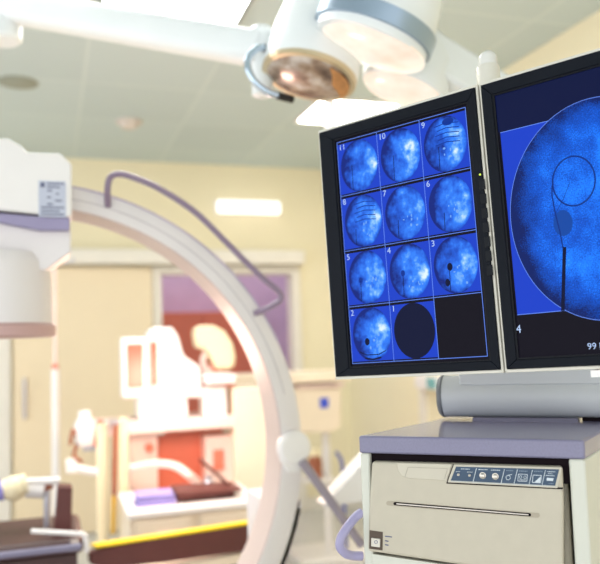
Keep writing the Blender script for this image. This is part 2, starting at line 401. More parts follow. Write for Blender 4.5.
ml = monitor(-.3072, 0, -.2713, -.0212, 'left black monitor showing a grid of blue round x-ray pictures')
s = MB(); s.obox(S, mu, mv, mn, -.2713, -.0212, .0208, .413, -.004, -.002)
scr = s.build('screen', E_black, ml)
GA0, GA1, GB0, GB1 = -.268, -.0245, .0255, .4085
cw, rh = (GA1-GA0)/3, (GB1-GB0)/4
nums = ['11', '10', '9', '8', '7', '6', '5', '4', '3', '2', '1', '']
for i in range(12):
    r_, c = divmod(i, 3); a0 = GA0+c*cw; b1 = GB1-r_*rh; a1 = a0+cw; b0 = b1-rh
    t = MB(); n0 = -.0019
    t.mi = 1
    stroke(t, [(a0, b0+.0002), (a1, b0+.0002)], .0011, n0+.0004); stroke(t, [(a0, b0), (a0, b1)], .0011, n0+.0004)
    if c == 2: stroke(t, [(a1, b0), (a1, b1)], .0011, n0+.0004)
    if r_ == 0: stroke(t, [(a0, b1), (a1, b1)], .0011, n0+.0004)
    if i < 11:
        t.mi = 0; quad(t, a0, a1, b0+.003, b1-.0045, n0)
        ca, cbb = (a0+a1)/2+.0012, (b0+b1)/2-.0008; ra, rb = .0372, .0445
        if i < 10:
            t.mi = 2; pic_disc(t, ca, cbb, ra, rb, n0+.0002, i+1.37)
            t.mi = 3
            ya = cbb+[.004, .002, -.003, -.012, -.010, -.012, -.004, -.002, -.002, -.012][i]; xx = ca-ra*[.38, .35, .3, .42, .36, .3, .36, .33, .28, .28][i]
            if i != 9: stroke(t, [(xx, ya), (xx-.001, cbb-rb*.88)], .0011, n0+.0004)
            t.mi = 5
            if i in (6, 7): blob(t, xx, ya, .004, .005, n0+.0004)
            if i in (8, 9):
                t.mi = 3; blob(t, xx+.001, ya, .0046, .0062, n0+.0004)
            if i == 8: blob(t, xx-.005, cbb-.026, .004, .006, n0+.0004)
            if i == 9:
                stroke(t, [(ca-.026, cbb-.028), (ca-.012, cbb-.034), (ca+.012, cbb-.034), (ca+.026, cbb-.028)], .0016, n0+.0004)
                stroke(t, [(ca-.016, cbb-.039), (ca, cbb-.042), (ca+.016, cbb-.039)], .0028, n0+.0004)
            if i in (2, 3):
                t.mi = 5
                for k in range(5): stroke(t, [(ca-.016+.004*(k % 2), cbb+.030-k*.0075), (ca+.004, cbb+.0325-k*.0075), (ca+.026, cbb+.029-k*.0075)], .0014, n0+.0004)
            if i == 2:
                t.mi = 5; blob(t, ca+.008, cbb+.034, .010, .006, n0+.0004)
            t.mi = 6
            for k in range(8 if i not in (0, 1) else 0):
                q = random.Random(i*31+k); blob(t, ca-.004+q.random()*.027, cbb-.03+q.random()*.03, .0008+q.random()*.0016, .001+q.random()*.002, n0+.0003, 9)
        else:
            t.mi = 3; blob(t, ca, cbb, ra, rb, n0+.0004, 40)
        t.mi = 4; text_into(t, nums[i], mp_(a0+.0035, b1-.0150, n0+.0006), mu, mv, mn, .0138)
    else:
        t.mi = 7; quad(t, a0, a1, b0+.003, b1-.001, n0)
    E_bright = MATS.setdefault('E_bright', emis('screen_bright', srgb(118, 172, 246)))
    t.build('scan_image', [E_blue, E_line, E_scan, E_shadow, E_text, E_mid, E_bright, E_black], scr)
# key strip and lamp on the right bezel of the left monitor
led = onP(480, 174.5, mp_(0, 0, .0035), mn)
MB().lathe(led-mn*.001, mn, [(.0016, 0), (.0016, .0012), (0, .0015)], 12).build('power_led', M_led, ml)
for k in range(7):
    q = onP(482.2+k*1.27, 184.5+k*14.3, mp_(0, 0, .003), mn)
    MB().obox(q, mu, mv, mn, -.0048, .0048, -.0078, .0078, -.0005, .0007).build('key', M_button, ml, bevel=.0006)

mr = monitor(0, MW, .0245, .282, 'right black monitor showing one big blue x-ray circle, cut off by the frame')
s = MB(); s.obox(S, mu, mv, mn, .0245, .282, .0208, .413, -.004, -.002)
scr = s.build('screen', E_black, mr)
t = MB(); n0 = -.0019; t.mi = 0; quad(t, .0245, .282, .3565, .413, n0+.0001)      # navy band on top
t.mi = 1; quad(t, .0275, .279, .083, .3555, n0+.0001)
t.mi = 2; stroke(t, [(.0275, .3555), (.279, .3555)], .0011, n0+.0004); stroke(t, [(.0275, .083), (.279, .083)], .0011, n0+.0004)
t.build('picture_field', [E_navy, E_blue, E_line], scr)
t = MB(); ca, cbb, ra, rb = .159, .2185, .1275, .1535
t.mi = 1; blob(t, ca, cbb, ra+.001, rb+.001, n0+.0006, 80)
t.mi = 0; pic_disc(t, ca, cbb, ra, rb, n0+.0008, 4.21, 80, clip=(0, .281))
L = lambda px, py: (lambda q: ((q-S).dot(mu), (q-S).dot(mv)))(onP(px, py, mp_(0, 0, -.001), mn))
c0 = L(573.5, 181); cx = L(595.5, 181); ct = L(573.5, 156)
t.mi = 2
stroke(t, [(c0[0]+(cx[0]-c0[0])*math.cos(2*math.pi*i/36), c0[1]+(ct[1]-c0[1])*math.sin(2*math.pi*i/36)) for i in range(37)], .0022, n0+.0010)
stroke(t, [L(552, 186), L(552, 195), L(555, 212), L(560, 232), L(563, 248)], .0018, n0+.0010)
stroke(t, [L(554, 216), L(563, 200), L(570, 182)], .0007, n0+.0010)
t.mi = 3; blob(t, *L(563, 223), .0135, .0185, n0+.0009, 26)
t.mi = 4; q = L(564.5, 247); q2 = L(562.8, 311); stroke(t, [q, q2], .0050, n0+.0010)
t.build('scan_image', [E_scanbig, E_line, emis('wire_shadow', srgb(8, 48, 132)), emis('tip_shadow', srgb(18, 74, 166)), E_shadow], scr)
t = MB(); q = L(516.2, 333); text_into(t, '4', mp_(*q, n0+.0006), mu, mv, mn, .0165); t.build('screen_text', E_text, scr); t = MB()
q = L(587.5, 349.5); text_into(t, '99 k', mp_(*q, n0+.0006), mu, mv, mn, .0125)
t.build('screen_text', E_text, scr)

# ------------------------------------------------------------------ cart with the film printer
c0 = V((.69599616, .86840345, 1.2531)); ca_ = math.radians(41.5)
cu = V((math.cos(ca_), -math.sin(ca_), 0)); cdv = V((math.sin(ca_), math.cos(ca_), 0)); cz = V((0, 0, 1)); cn = -cdv
def cp(u, d, z=0): return c0+cu*u+cdv*d+cz*z
CW = .3265; TH = .0266
cart = thing('equipment_cart', V((cp(-.15, .15).x, cp(-.15, .15).y, 0)), 'off-white equipment cart with a lilac-grey top carrying the monitors and a beige printer', 'cart')
fl = onZ(600, 431.5, c0.z)-c0; fdir = V((fl.x, fl.y, 0)).normalized()
fe = c0+fdir*.24
feu, fed = (fe-c0).dot(cu), (fe-c0).dot(cdv)
poly = [(-CW, 0), (0, 0), (feu, fed), (feu, .42), (-.22, .42), (-.245, .34), (-.262, .22), (-.272, .185), (-.300, .09)]
MB().prism([cp(u, d, -TH) for u, d in poly], cz*TH).build('top_panel', M_slab, cart, bevel=.0035, bseg=3)
bz0, bz1 = .12, c0.z-TH
def bpoly(pts, z0, z1, name): MB().prism([V((cp(u, d).x, cp(u, d).y, z0)) for u, d in pts], cz*(z1-z0)).build(name, M_cart, cart, bevel=.003)
PZ = 1.035
bpoly([(-CW+.001, .001), (-.3105, .001), (-.285, .33), (-.307, .12)], PZ, bz1, 'side_panel')                 # left side
bpoly([(-.0215, .001), (-.0005, .001), (feu-.002, fed), (feu-.002, .41), (-.0215, .41)], PZ, bz1, 'side_panel')  # right side
bpoly([(-.29, .33), (-.0215, .33), (-.0215, .41), (-.23, .41)], PZ, bz1, 'back_panel')                        # back
bpoly([(-CW+.001, .001), (-.0005, .001), (feu-.002, fed), (feu-.002, .41), (-.23, .41), (-.29, .2)], .12, PZ-.001, 'base_cabinet')
for u, d in ((-.27, .05), (-.04, .05), (-.2, .36), (.1, .36)):
    q = cp(u, d); MB().cyl(V((q.x, q.y, .055))-cu*.02, V((q.x, q.y, .055))+cu*.02, .055).cyl(V((q.x, q.y, .06)), V((q.x, q.y, .12)), .015).build('caster', M_rubber, cart)
hd = [cp(-CW+.006, .03), None]
pa = [P(362, 512, 1.155), P(355, 517.5, 1.15), P(347.5, 527, 1.14), P(341, 538, 1.135), P(340, 546.5, 1.135), P(345, 553, 1.14), P(352, 555.5, 1.15), P(362, 556, 1.155)]
MB().tube(pa, .0070, 14, 6).build('handle', mat('lilac_handle', srgb(160, 154, 188), .35), cart)
# swivel mount for the screens: tube lying on the top, post and signal dome
tr = .037; tz = .0045+tr
tb = MB(); ta = cp(-.250, .247, tz); tb.lathe(ta, cu, [(.024, 0), (.034, .002), (tr, .006), (tr, .009), (tr, .50), (.03, .508)], 48)
tube_o = tb.build('mount_tube', M_tube, cart)
MB().lathe(ta-cu*.0015, cu, [(.0335, 0), (tr+.0006, .0045), (tr+.0012, .0075), (tr+.0006, .0095)], 48).build('tube_end_ring', mat('mount_ring', srgb(104, 108, 114), .4), cart)
MB().obox(c0, cu, cdv, cz, -.19, -.018, .215, .28, 0, .006).build('mount_plate', mat('mount_plate_grey', srgb(112, 110, 132), .4), cart)
MB().obox(c0, cu, cdv, cz, -.012, .2, .235, .26, 0, .012).build('tube_gap_shade', M_dark, cart)  # dark strip standing in for the shaded gap under the tube
q = mp_(.0168, .0, -.078)
pb = MB(); pb.obox(mp_(.017, 0, -.078), mu, mv, mn, -.018, .018, .012, .43, -.014, .014)
pb.prism([cp(-.21, .215, tz+.02), cp(.04, .215, tz+.02), cp(.04, .275, tz+.02), cp(-.21, .275, tz+.02)], cz*.035)
pb.obox(mp_(0, 0, -.067), mu, mv, mn, -.2, .2, .17, .25, -.01, .011)
pb.build('mount_post', M_tube, cart, bevel=.003)
br_ = onP(603, 371, mp_(0, 0, -.02), mn)
ba = (br_-S).dot(mu); MB().obox(S, mu, mv, mn, ba-.012, ba+.06, -.011, -.0015, -.075, -.004).build('mount_bracket', M_white, cart)
lb = onP(488.5, 78, mp_(0, 0, -.075), mn); lt = onP(488.5, 66, mp_(0, 0, -.075), mn); ld = onP(488, 51, mp_(0, 0, -.075), mn)
hh = (lt-lb).length; hd_ = (ld-lt).length; rr = .0187
MB().lathe(lb-mv*.02, mv, [(rr, 0), (rr, hh+.017), (rr-.002, hh+.02), (rr-.004, hh+.02)], 32).build('dome_base', M_shell, cart)
MB().lathe(lt, mv, [(.0148, -.001), (.0148, hd_-.013)]+[(.0148*math.cos(k*math.pi/16), hd_-.013+.013*math.sin(k*math.pi/16)) for k in range(1, 8)]+[(0, hd_)], 32).build('signal_dome', M_dome, cart)

MB().obox(c0, cu, cdv, cz, -.3105, -.022, .010, .018, -.062, -TH).build('gap_shade_strip', M_dark, cart)  # dark strip put in as the shade between top panel and printer
fr_ = MB(); fr_.prism([onP(x, y, cp(0, .0015), cn) for x, y in ((366.5, 553.2), (470, 568.5), (560, 584.5), (560, 640), (366.5, 640))], cdv*.008); fr_.build('front_rail', M_cart, cart)
# printer
pr = thing('film_printer', cp(-.165, .15, -.21), 'beige film printer with a paper slot and blue control strip, inside the cart', 'printer')
FO = cp(0, -.0035)
def fp(px, py, out=0): return onP(px, py, FO+cn*out, cn)
def plate(mb, pts, out, th): mb.prism([fp(*p, out) for p in pts], cn*th); return mb
MB().obox(c0, cu, cdv, cz, -.302, -.026, .026, .32, PZ-c0.z+.002, -.052).build('housing', M_printer, pr, bevel=.004)
ft = MB(); ft.prism([fp(371.5, 461.8), fp(562, 467.2), fp(563.5, 500), fp(563.5, 583.5), fp(470, 566.5), fp(367.5, 551.5), fp(368.2, 520)], cn*-.03)
ft.build('front_panel', M_printer, pr, bevel=.0045, bseg=4)
fpz = MB(); fpz.prism([fp(397, 462.9), fp(452, 464.3), fp(446.5, 480.6), fp(409, 478.3), fp(402, 475.8), fp(398.5, 471)], cn*.0012); fpz.build('cover_plate', mat('printer_cover', srgb(198, 191, 174), .5), pr, bevel=.0008)
ol = MB()
def pxstroke(mb, pts, wpx, out, th=.0003):
    for (a, b_), (c, d) in zip(pts, pts[1:]):
        l = math.hypot(c-a, d-b_) or 1; nx, ny = -(d-b_)/l*wpx/2, (c-a)/l*wpx/2
        plate(mb, [(a+nx, b_+ny), (a-nx, b_-ny), (c-nx, d-ny), (c+nx, d+ny)], out, th)
pxstroke(ol, [(405, 477), (408, 467.2), (447.5, 468.6), (444.5, 479)], .3, .0013); ol.build('cover_outline', M_printer_d, pr)
cpn = thing_panel = MB(); plate(cpn, [(454, 464.4), (562, 467.4), (557.5, 488), (447.6, 482.2)], .0002, .0018)
cpo = cpn.build('control_panel', mat('panel_rim', srgb(196, 190, 174), .45), pr, bevel=.0006)
pl = MB(); plate(pl, [(447, 481.6), (557.5, 487.2), (563, 487.6), (563, 489), (557.3, 489), (446.5, 483.4)], .0001, .0012)
pxstroke(pl, [(453.6, 464.2), (447.2, 482.6)], .9, .0003, .0012); pl.build('panel_gap', M_dark, cpo)
pf = MB(); plate(pf, [(456.2, 466.6), (559.2, 469.4), (555.2, 485.6), (450.8, 480.4)], .0020, .0006); pf.build('panel_face', M_panel, cpo)
pt = MB()
for x in (475.5, 503.5, 516.5, 531.5, 544.5):
    k = (x-456)/103; pxstroke(pt, [(x+1, 467.6+k*2.9), (x-2.4, 481+k*4.2)], .55, .0027)
pxstroke(pt, [(451, 481), (555, 486.2)], .35, .0027)
def dash(x0, x1, y, w=.5, st=1.1):
    x = x0; rnd = random.Random(int(x0*10))
    while x < x1:
        l = .8+rnd.random()*1.4; pxstroke(pt, [(x, y+(x-x0)*.028), (min(x+l, x1), y+(x-x0)*.028)], w, .0027); x += l+.5
dash(461, 470, 468.9, .7); dash(456, 460, 471.6); dash(467, 472.5, 472.0); dash(478.5, 487.5, 469.5, .7); dash(491, 500, 470, .7)
# key symbols
pxstroke(pt, [(508.2+2.2*math.cos(t*.5), 477.6+2.3*math.sin(t*.5)) for t in range(13)], .5, .0027); pxstroke(pt, [(508, 475.2), (512, 474.4)], .5, .0027)
pxstroke(pt, [(518.5, 474), (527.5, 474.5), (526.8, 481.5), (517.8, 481), (518.5, 474)], .5, .0027)
for cx_, cy_ in ((520.6, 477), (525, 477.3)): pxstroke(pt, [(cx_+1.3*math.cos(t*.6), cy_+1.4*math.sin(t*.6)) for t in range(12)], .4, .0027)
pxstroke(pt, [(519.5, 479.8), (525.8, 480.1)], .5, .0027)
pxstroke(pt, [(533.2, 475), (541.5, 475.5), (540.6, 482.8), (532.3, 482.3), (533.2, 475)], .6, .0027)
plate(pt, [(540.9, 476.2), (540, 482.4), (534.5, 482)], .0027, .0003)
plate(pt, [(547, 477.8), (553.5, 478.2), (553, 481), (546.5, 480.6)], .0027, .0003); pxstroke(pt, [(545.5, 475.4), (554.5, 475.9)], .5, .0027)
dash(547, 555.5, 471.6, .6); dash(548, 553, 473.6, .5); pt.build('panel_print', M_print, cpo)
dm = MB(); pt = dm; dash(506, 513.5, 470.5, .6); dash(519, 527.5, 471, .7); dash(534, 542.5, 471.3, .7); dash(548.5, 553.5, 483.6, .5); dm.build('panel_print_faint', M_print_dim, cpo)
for (x, y, r) in ((458.4, 474.6, .0015), (469.6, 475.3, .0015), (482.8, 475.4, .0037), (495.4, 476.3, .0037)):
    q = fp(x, y, .0024); MB().lathe(q, cn, [(r*1.25, 0), (r*1.25, .001), (r, .0012), (r*.92, .006 if r > .003 else .003), (r*.6, .0068 if r > .003 else .0035), (0, .0068 if r > .003 else .0035)], 24).build('knob', M_metal, cpo)
def stadium(x0, y0, x1, y1, w):
    l = math.hypot(x1-x0, y1-y0); dx, dy = (x1-x0)/l, (y1-y0)/l; a0 = math.atan2(dy, dx); o = []
    for k in range(9): t = a0+math.pi/2+math.pi*k/8; o.append((x0+w/2*math.cos(t), y0+w/2*math.sin(t)))
    for k in range(9): t = a0-math.pi/2+math.pi*k/8; o.append((x1+w/2*math.cos(t), y1+w/2*math.sin(t)))
    return o
sl = MB(); sl.mi = 0; plate(sl, stadium(387.5, 503.2, 538, 516), 4.2, 0) if False else plate(sl, stadium(388.5, 503.2, 537.5, 515.4, 4.6), .0002, .0003)
slo = sl.build('paper_slot', mat('slot_recess_shade', srgb(170, 160, 142), .6), pr)  # recess shade put into a darker beige plate that lies proud
MB_ = MB(); plate(MB_, stadium(395, 503.6, 529.5, 514.8, 3.2), .0005, .0003); MB_.build('slot_opening_shade', M_dark, slo)  # slot is not cut; its inner dark is a flat plate
MB_ = MB(); plate(MB_, stadium(397, 503.7, 528, 514.6, 1.0), .0008, .0012); MB_.build('slot_lip', M_metal, slo)
MB_ = MB(); plate(MB_, [(369.6, 530.2), (382.8, 532), (382.5, 550.4), (369.3, 548.6)], .0003, .0005)
sw = MB_.build('power_switch', mat('switch_well', srgb(84, 70, 58), .6), pr)
MB_ = MB(); plate(MB_, [(371.8, 537.4), (380.6, 538.6), (380.4, 547), (371.6, 545.8)], .0006, .0035); MB_.build('rocker', mat('rocker_white', srgb(216, 210, 198), .4), sw, bevel=.0008)
MB_ = MB(); pxstroke(MB_, [(376+1.5*math.cos(t*.7), 542+1.6*math.sin(t*.7)) for t in range(10)], .5, .0043)
for y in (536.2, 540.6, 544.6): pxstroke(MB_, [(385, y), (392 if y < 537 else 388.5, y+.8)], 1.0, .0006)
MB_.build('switch_print', M_ink, sw)

# ------------------------------------------------------------------ C-arm
YC = 2.085; cc = V((-.05, YC, 1.104)); RO, RI, AD = .744, .677, .16
ctm = thing('c_arm', (.45, YC+.2, 0), 'large white C-shaped x-ray arm with detector head curving through the middle of the room', 'x-ray machine')
def arcpt(r, t, y): return V((cc.x+r*math.cos(t), y, cc.z+r*math.sin(t)))
def arc_sweep(mb, prof, t0, t1, n=72):
    rings = [mb.verts([arcpt(r, math.radians(t0+(t1-t0)*i/n), y) for r, y in prof]) for i in range(n+1)]
    k = len(prof)
    for a, b_ in zip(rings, rings[1:]):
        for j in range(k): mb.face([a[j], b_[j], b_[(j+1) % k], a[(j+1) % k]])
    mb.face(rings[0]); mb.face(list(reversed(rings[-1])))
AM0, AM1 = 108, -75
m_ = MB(); arc_sweep(m_, [(RI+.004, YC), (RO-.010, YC), (RO-.002, YC+.004), (RO, YC+.014), (RO, YC+AD), (RI+.004, YC+AD)], AM0, AM1); m_.build('arc', M_carm, ctm)
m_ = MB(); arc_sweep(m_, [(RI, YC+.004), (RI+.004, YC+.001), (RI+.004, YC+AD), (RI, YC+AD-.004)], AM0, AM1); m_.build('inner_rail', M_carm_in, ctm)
m_ = MB(); arc_sweep(m_, [(RI+.030, YC-.001), (RI+.0325, YC-.001), (RI+.0325, YC+.002), (RI+.030, YC+.002)], AM0, 12)
m_.build('face_groove', mat('groove_grey', srgb(190, 182, 186), .5), ctm)
m_ = MB(); arc_sweep(m_, [(RO-.0035, YC-.0005), (RO+.0012, YC+.002), (RO+.0012, YC+.012), (RO-.003, YC+.010)], 82, 24); m_.build('edge_strip', mat('edge_lilac', srgb(186, 174, 198), .4), ctm)
hp = [(108, 206, 0), (107.5, 190, -.03), (110, 178, -.035), (119, 174, -.035), (135, 178, -.035), (160, 189, -.035), (195, 212, -.035), (225, 241, -.035), (250, 266, -.035), (266, 281, -.035), (279, 292, -.035), (280.5, 300, -.035), (270, 307, -.028), (255, 313.5, 0)]
MB().tube([onY(x, y, YC+o) for x, y, o in hp], .0088, 14, 6).build('handle', M_lilac, ctm)
hb = onY(293, 447, YC)
h_ = MB(); h_.lathe(hb, V((0, -1, 0)), [(.048, -.01), (.048, .02), (.042, .028), (.02, .031), (0, .031)], 36)
h_.prism([onY(x, y, YC-.016) for x, y in ((278.5, 447), (308, 447), (306, 463), (299, 473), (289, 473), (282, 462))], V((0, .026, 0)))
h_.build('pivot_hub', M_white, ctm, bevel=.003)
b_ = MB(); b_.cyl(onY(302, 461, YC-.03), onY(362, 545, YC-.05), .013).build('brace_rod', mat('rod_grey', srgb(148, 138, 150), .4), ctm)
# carriage that carries the arc
top = [onY(308, 509, YC+.01)]
arcside = [arcpt(RO+.010, math.radians(t), YC+.01) for t in range(-12, -62, -6)]
bx1 = .62
cg = MB(); zt = onY(315, 508, YC+.01).z
pts = [V((arcside[0].x, YC+.01, zt))]+arcside+[V((bx1, YC+.01, arcside[-1].z)), V((bx1, YC+.01, zt))]
cg.prism(pts, V((0, .36, 0))); cg.build('carriage', M_carm, ctm, bevel=.008)
wg = MB(); q = [onY(x, y, YC+.012) for x, y in ((323, 503), (372, 452), (420, 452), (420, 505))]
q = [V((p.x, p.y, max(p.z, zt))) for p in q]; q[0].z = zt; q[3].z = zt; q[2].z = q[1].z
wg.prism(q, V((0, .08, 0))); wg.build('carriage_cover', M_white, ctm, bevel=.008)
MB().box(.30, .62, YC+.02, YC+.6, .14, arcside[-1].z+.02).build('base', M_carm, ctm, bevel=.01)
MB().box(-.05, .75, YC+.1, YC+.5, .06, .16).build('chassis', M_carm, ctm, bevel=.02)
for x, y in ((.0, YC+.15), (.0, YC+.45), (.7, YC+.15), (.7, YC+.45)):
    MB().cyl(V((x-.02, y, .06)), V((x+.02, y, .06)), .06).build('caster', M_rubber, ctm)
# tube head below, at the lower end of the arc
MB().lathe(V((-.3, YC+.06, .28)), V((0, 0, 1)), [(.0, 0), (.14, 0), (.16, .03), (.16, .16), (.1, .22), (0, .22)], 36).build('tube_head', M_carm, ctm)
q = arcpt(.71, math.radians(-75), YC+.08)
MB().box(-.3, q.x+.06, YC+.02, YC+.14, .34, .46).build('tube_arm', M_carm, ctm, bevel=.02)
# detector head
YD = YC-.10
def hz_(pts, Y): return [onY(x, y, Y) for x, y in pts]
d_ = MB(); d_.prism(hz_([(-70, 140), (8, 138), (22, 146), (27, 152), (60, 153), (72, 164), (72, 217), (60, 216), (-70, 203)], YD), V((0, .2, 0)))
dt = d_.build('detector_housing', M_white, ctm, bevel=.006)
d_ = MB(); d_.prism(hz_([(-70, 203.3), (0, 213), (40, 216.5), (70, 217.3), (70, 230), (40, 230), (0, 222), (-70, 214)], YD+.004), V((0, .19, 0))); d_.build('lilac_band', M_lilac_strip, ctm, bevel=.003)
d_ = MB(); d_.prism(hz_([(-70, 214.5), (0, 222.5), (40, 230.2), (71, 230.5), (71, 252), (46, 270), (-70, 270)], YD+.03), V((0, .15, 0))); d_.build('detector_bracket', M_carm, ctm, bevel=.004)
lp = MB(); lp.rect_on(YD-.0015, 38.5, 181, 66, 217, .003); lpo = lp.build('label_plate', M_label, ctm)
lk = MB(); lk.rect_on(YD-.003, 40.5, 182.5, 44.5, 187, .002)
for k, (x0, x1) in enumerate(((47, 64), (47, 60), (47, 52), (56, 59), (47, 51), (55, 62), (47, 53), (41, 64), (41, 60), (41, 64))): lk.rect_on(YD-.003, x0, 183+k*3.4, x1, 184.2+k*3.4, .002)
lk.build('label_print', M_ink, lpo)
dc = onY(-4, 300, YD+.11); zt_, zb_ = onY(0, 259, YD+.03).z, onY(0, 333, YD+.03).z
rD = onY(52, 300, dc.y).x-dc.x
d_ = MB(); d_.lathe(V((dc.x, dc.y, zt_)), V((0, 0, -1)), [(0, -.02), (rD*.88, -.02), (rD*.95, 0), (rD*.97, .01), (rD, zt_-zb_-.025), (rD*1.0, zt_-zb_-.022)], 48); d_.build('image_intensifier', M_carm, ctm)
d_ = MB(); d_.lathe(V((dc.x, dc.y, zb_)), V((0, 0, -1)), [(rD*1.0, -.024), (rD*1.07, -.016), (rD*1.07, .006), (rD*1.0, .012), (0, .012)], 48); d_.build('intensifier_rim', mat('intensifier_rim_shade', srgb(196, 160, 156), .45), ctm)  # real rim, with its pinkish shadow put into the colour

# ------------------------------------------------------------------ surgical lamp cluster
LD = 2.05
lamp = thing('surgical_lamp', P(2, -60, 2.35), 'white ceiling-hung surgical lamp with three round lamp heads on a long arm', 'surgical lamp')
def pod(px, py, D, semi_px, tilt, ratio, prof, lens, name='lamp_head', bulge=.02, label=None, hoff=0):
    o = P(px, py, D); r = semi_px/FPX*D; view = (CAM-o).normalized()
    t = math.radians(tilt); x = R-view*R.dot(view); x.normalize(); y = view.cross(x)
    dn = -x*math.sin(t)-y*math.cos(t)
    n = (dn*math.sqrt(1-ratio*ratio)+view*ratio).normalized()
    ho2 = o-R*hoff; h = MB(); h.lathe(ho2, n, [(r*1.0, -.004), (r*1.05, -.006)]+[(r*a, -b_) for a, b_ in prof]+[(0, -prof[-1][1])], 56)
    ho = h.build(name, M_lampbody, lamp)
    l = MB(); l.lathe(o, n, [(r, -.006), (r, 0), (r*.93, bulge*.35), (r*.7, bulge*.75), (r*.35, bulge), (0, bulge*1.05)], 56)
    lo = l.build('lens', lens, ho)
    if label: ho['label'] = label
    return o, n, r, ho, lo
# big lit head
o, n, r, ho, lo = pod(373, 49, LD-.12, 54, 20, .30, [(1.06, .02), (1.07, .035), (1.06, .10), (1.0, .16), (.8, .24), (.5, .27)], M_lens_lit, hoff=.012)
b_ = MB(); b_.lathe(o-R*.012, n, [(r*1.05, -.026), (r*1.13, -.028), (r*1.135, -.07), (r*1.05, -.074)], 56); b_.build('silver_band', M_silver, ho)
# unlit head, left
o, n, r, ho, lo = pod(309, 77, LD, 45, 13, .46, [(1.07, .015), (1.08, .04), (1.02, .12), (.86, .24), (.7, .30)], M_lens_off, label='unlit head with a clear amber lens')
rg = MB(); rg.lathe(o, n, [(r*.97, -.004), (r*1.07, -.008), (r*1.06, .004), (r*.97, .006)], 56); rg.build('lens_rim', mat('rim_champagne', srgb(200, 184, 150), .35, metal=.4), ho)
def ondisc(a, b_, h): 
    x, y = perp(n); e = (R-n*R.dot(n)).normalized(); g = n.cross(e); return o+e*(a*r)+g*(b_*r)+n*h
am = MB(); AS = 1
vs = []
for k in range(13):
    t = math.radians(-35+k*8); vs.append(ondisc(.93*math.cos(t), AS*.93*math.sin(t), .0135))
for k in range(1, 12):
    t = math.radians(61-k*8); a_ = .93-.36*math.sin(math.pi*k/12); vs.append(ondisc(a_*math.cos(t), AS*a_*math.sin(t), .019 if 3 < k < 9 else .0165))
am.prism(vs, n*.001); am.build('amber_reflection', M_amber, ho)  # golden reflection in the lens, put in as an amber crescent
# third lit head, right
o3, n3, r3, ho3, lo3 = pod(402, 91, LD+.10, 40, 17, .34, [(1.08, .015), (1.1, .04), (1.05, .1), (.8, .16), (.6, .18)], M_lens_lit)
# arm going right, behind the screens
a0, a1 = P(418, 52, LD+.05), P(560, 137, LD+.25)
d = (a1-a0).normalized(); side = d.cross(V((0, 0, 1))).normalized(); up = side.cross(d)
MB().obox(a0, d, side, up, 0, (a1-a0).length, -.07, .05, -.055, .06).build('side_arm', M_lampbody, lamp, bevel=.012)
cr = MB(); cr.tube([P(330, 22, LD+.12), P(372, 40, LD+.14), P(425, 62, LD+.12)], .05, 20, 4); cr.build('yoke', M_lampbody, lamp)
# long arm from the ceiling pole
e0, e1 = P(0, 5, 2.35), P(262, 50, LD+.06)
am = MB(); d = (e1-e0).normalized(); side = d.cross(V((0, 0, 1))).normalized(); up = side.cross(d); ln = (e1-e0).length
pr_ = [(math.cos(2*math.pi*k/24), math.sin(2*math.pi*k/24)) for k in range(24)]
sq = lambda v: math.copysign(abs(v)**.6, v)
am.prism([e0+side*(sq(x)*.052)+up*(sq(y)*.048) for x, y in pr_], d*ln); am.build('long_arm', M_lampbody, lamp, bevel=.006)
j0 = P(261, 28, LD+.06); j1 = P(261, 97, LD+.06)
j = MB(); j.lathe(V((j0.x, j0.y, j0.z)), V((0, 0, -1)), [(0, -.004), (.028, 0), (.037, .012), (.037, .09), (.03, .1), (.03, (j0.z-j1.z)), (.02, j0.z-j1.z+.006), (0, j0.z-j1.z+.006)], 32); j.build('elbow_joint', M_lampbody, lamp)
k0 = P(2, 42, 2.35); zz = k0.z
MB().lathe(V((k0.x, k0.y, zz)), V((0, 0, 1)), [(0, 0), (.05, 0), (.06, .01), (.06, .16), (.045, .17), (.045, H-zz)], 32).build('ceiling_pole', M_lampbody, lamp)
ch = MB(); ch.tube([P(268, 48, LD-.01), P(258, 48, LD-.03), P(249, 56, LD-.05), P(248, 68, LD-.06), (P(255, 82, LD-.06)), P(268, 92, LD-.05), P(279, 96, LD-.04)], .0095, 14, 6).build('grip_loop', M_chrome, lamp)
MB().cyl(P(263, 47.5, LD-.02), P(272, 50, LD+.01), .0105).build('grip_end', M_rubber, lamp); MB().cyl(P(277, 95.5, LD-.045), P(292, 99.5, LD-.01), .0105).build('grip_end', M_rubber, lamp)
cn_ = MB(); cn_.cyl(P(272, 52, LD+.06), P(305, 40, LD+.1), .035); cn_.build('connector', M_lampbody, lamp)

# pendant column further back
q = onZ(331, 108, H)
pp = thing('ceiling_pendant', (P(330, 116, 3.8).x, P(330, 116, 3.8).y, 1.9), 'slim white pole hanging from the ceiling behind the lamp heads', 'pendant pole')
MB().cyl(V((pp.location.x, pp.location.y, 1.75)), V((pp.location.x, pp.location.y, H)), .028).build('pole', M_white, pp)
MB().cyl(V((pp.location.x, pp.location.y, H-.04)), V((pp.location.x, pp.location.y, H)), .09).build('ceiling_flange', M_white, pp)
MB().cyl(V((pp.location.x, pp.location.y, 1.72)), V((pp.location.x, pp.location.y, 1.76)), .034).build('end_cap', M_pinkwhite, pp)

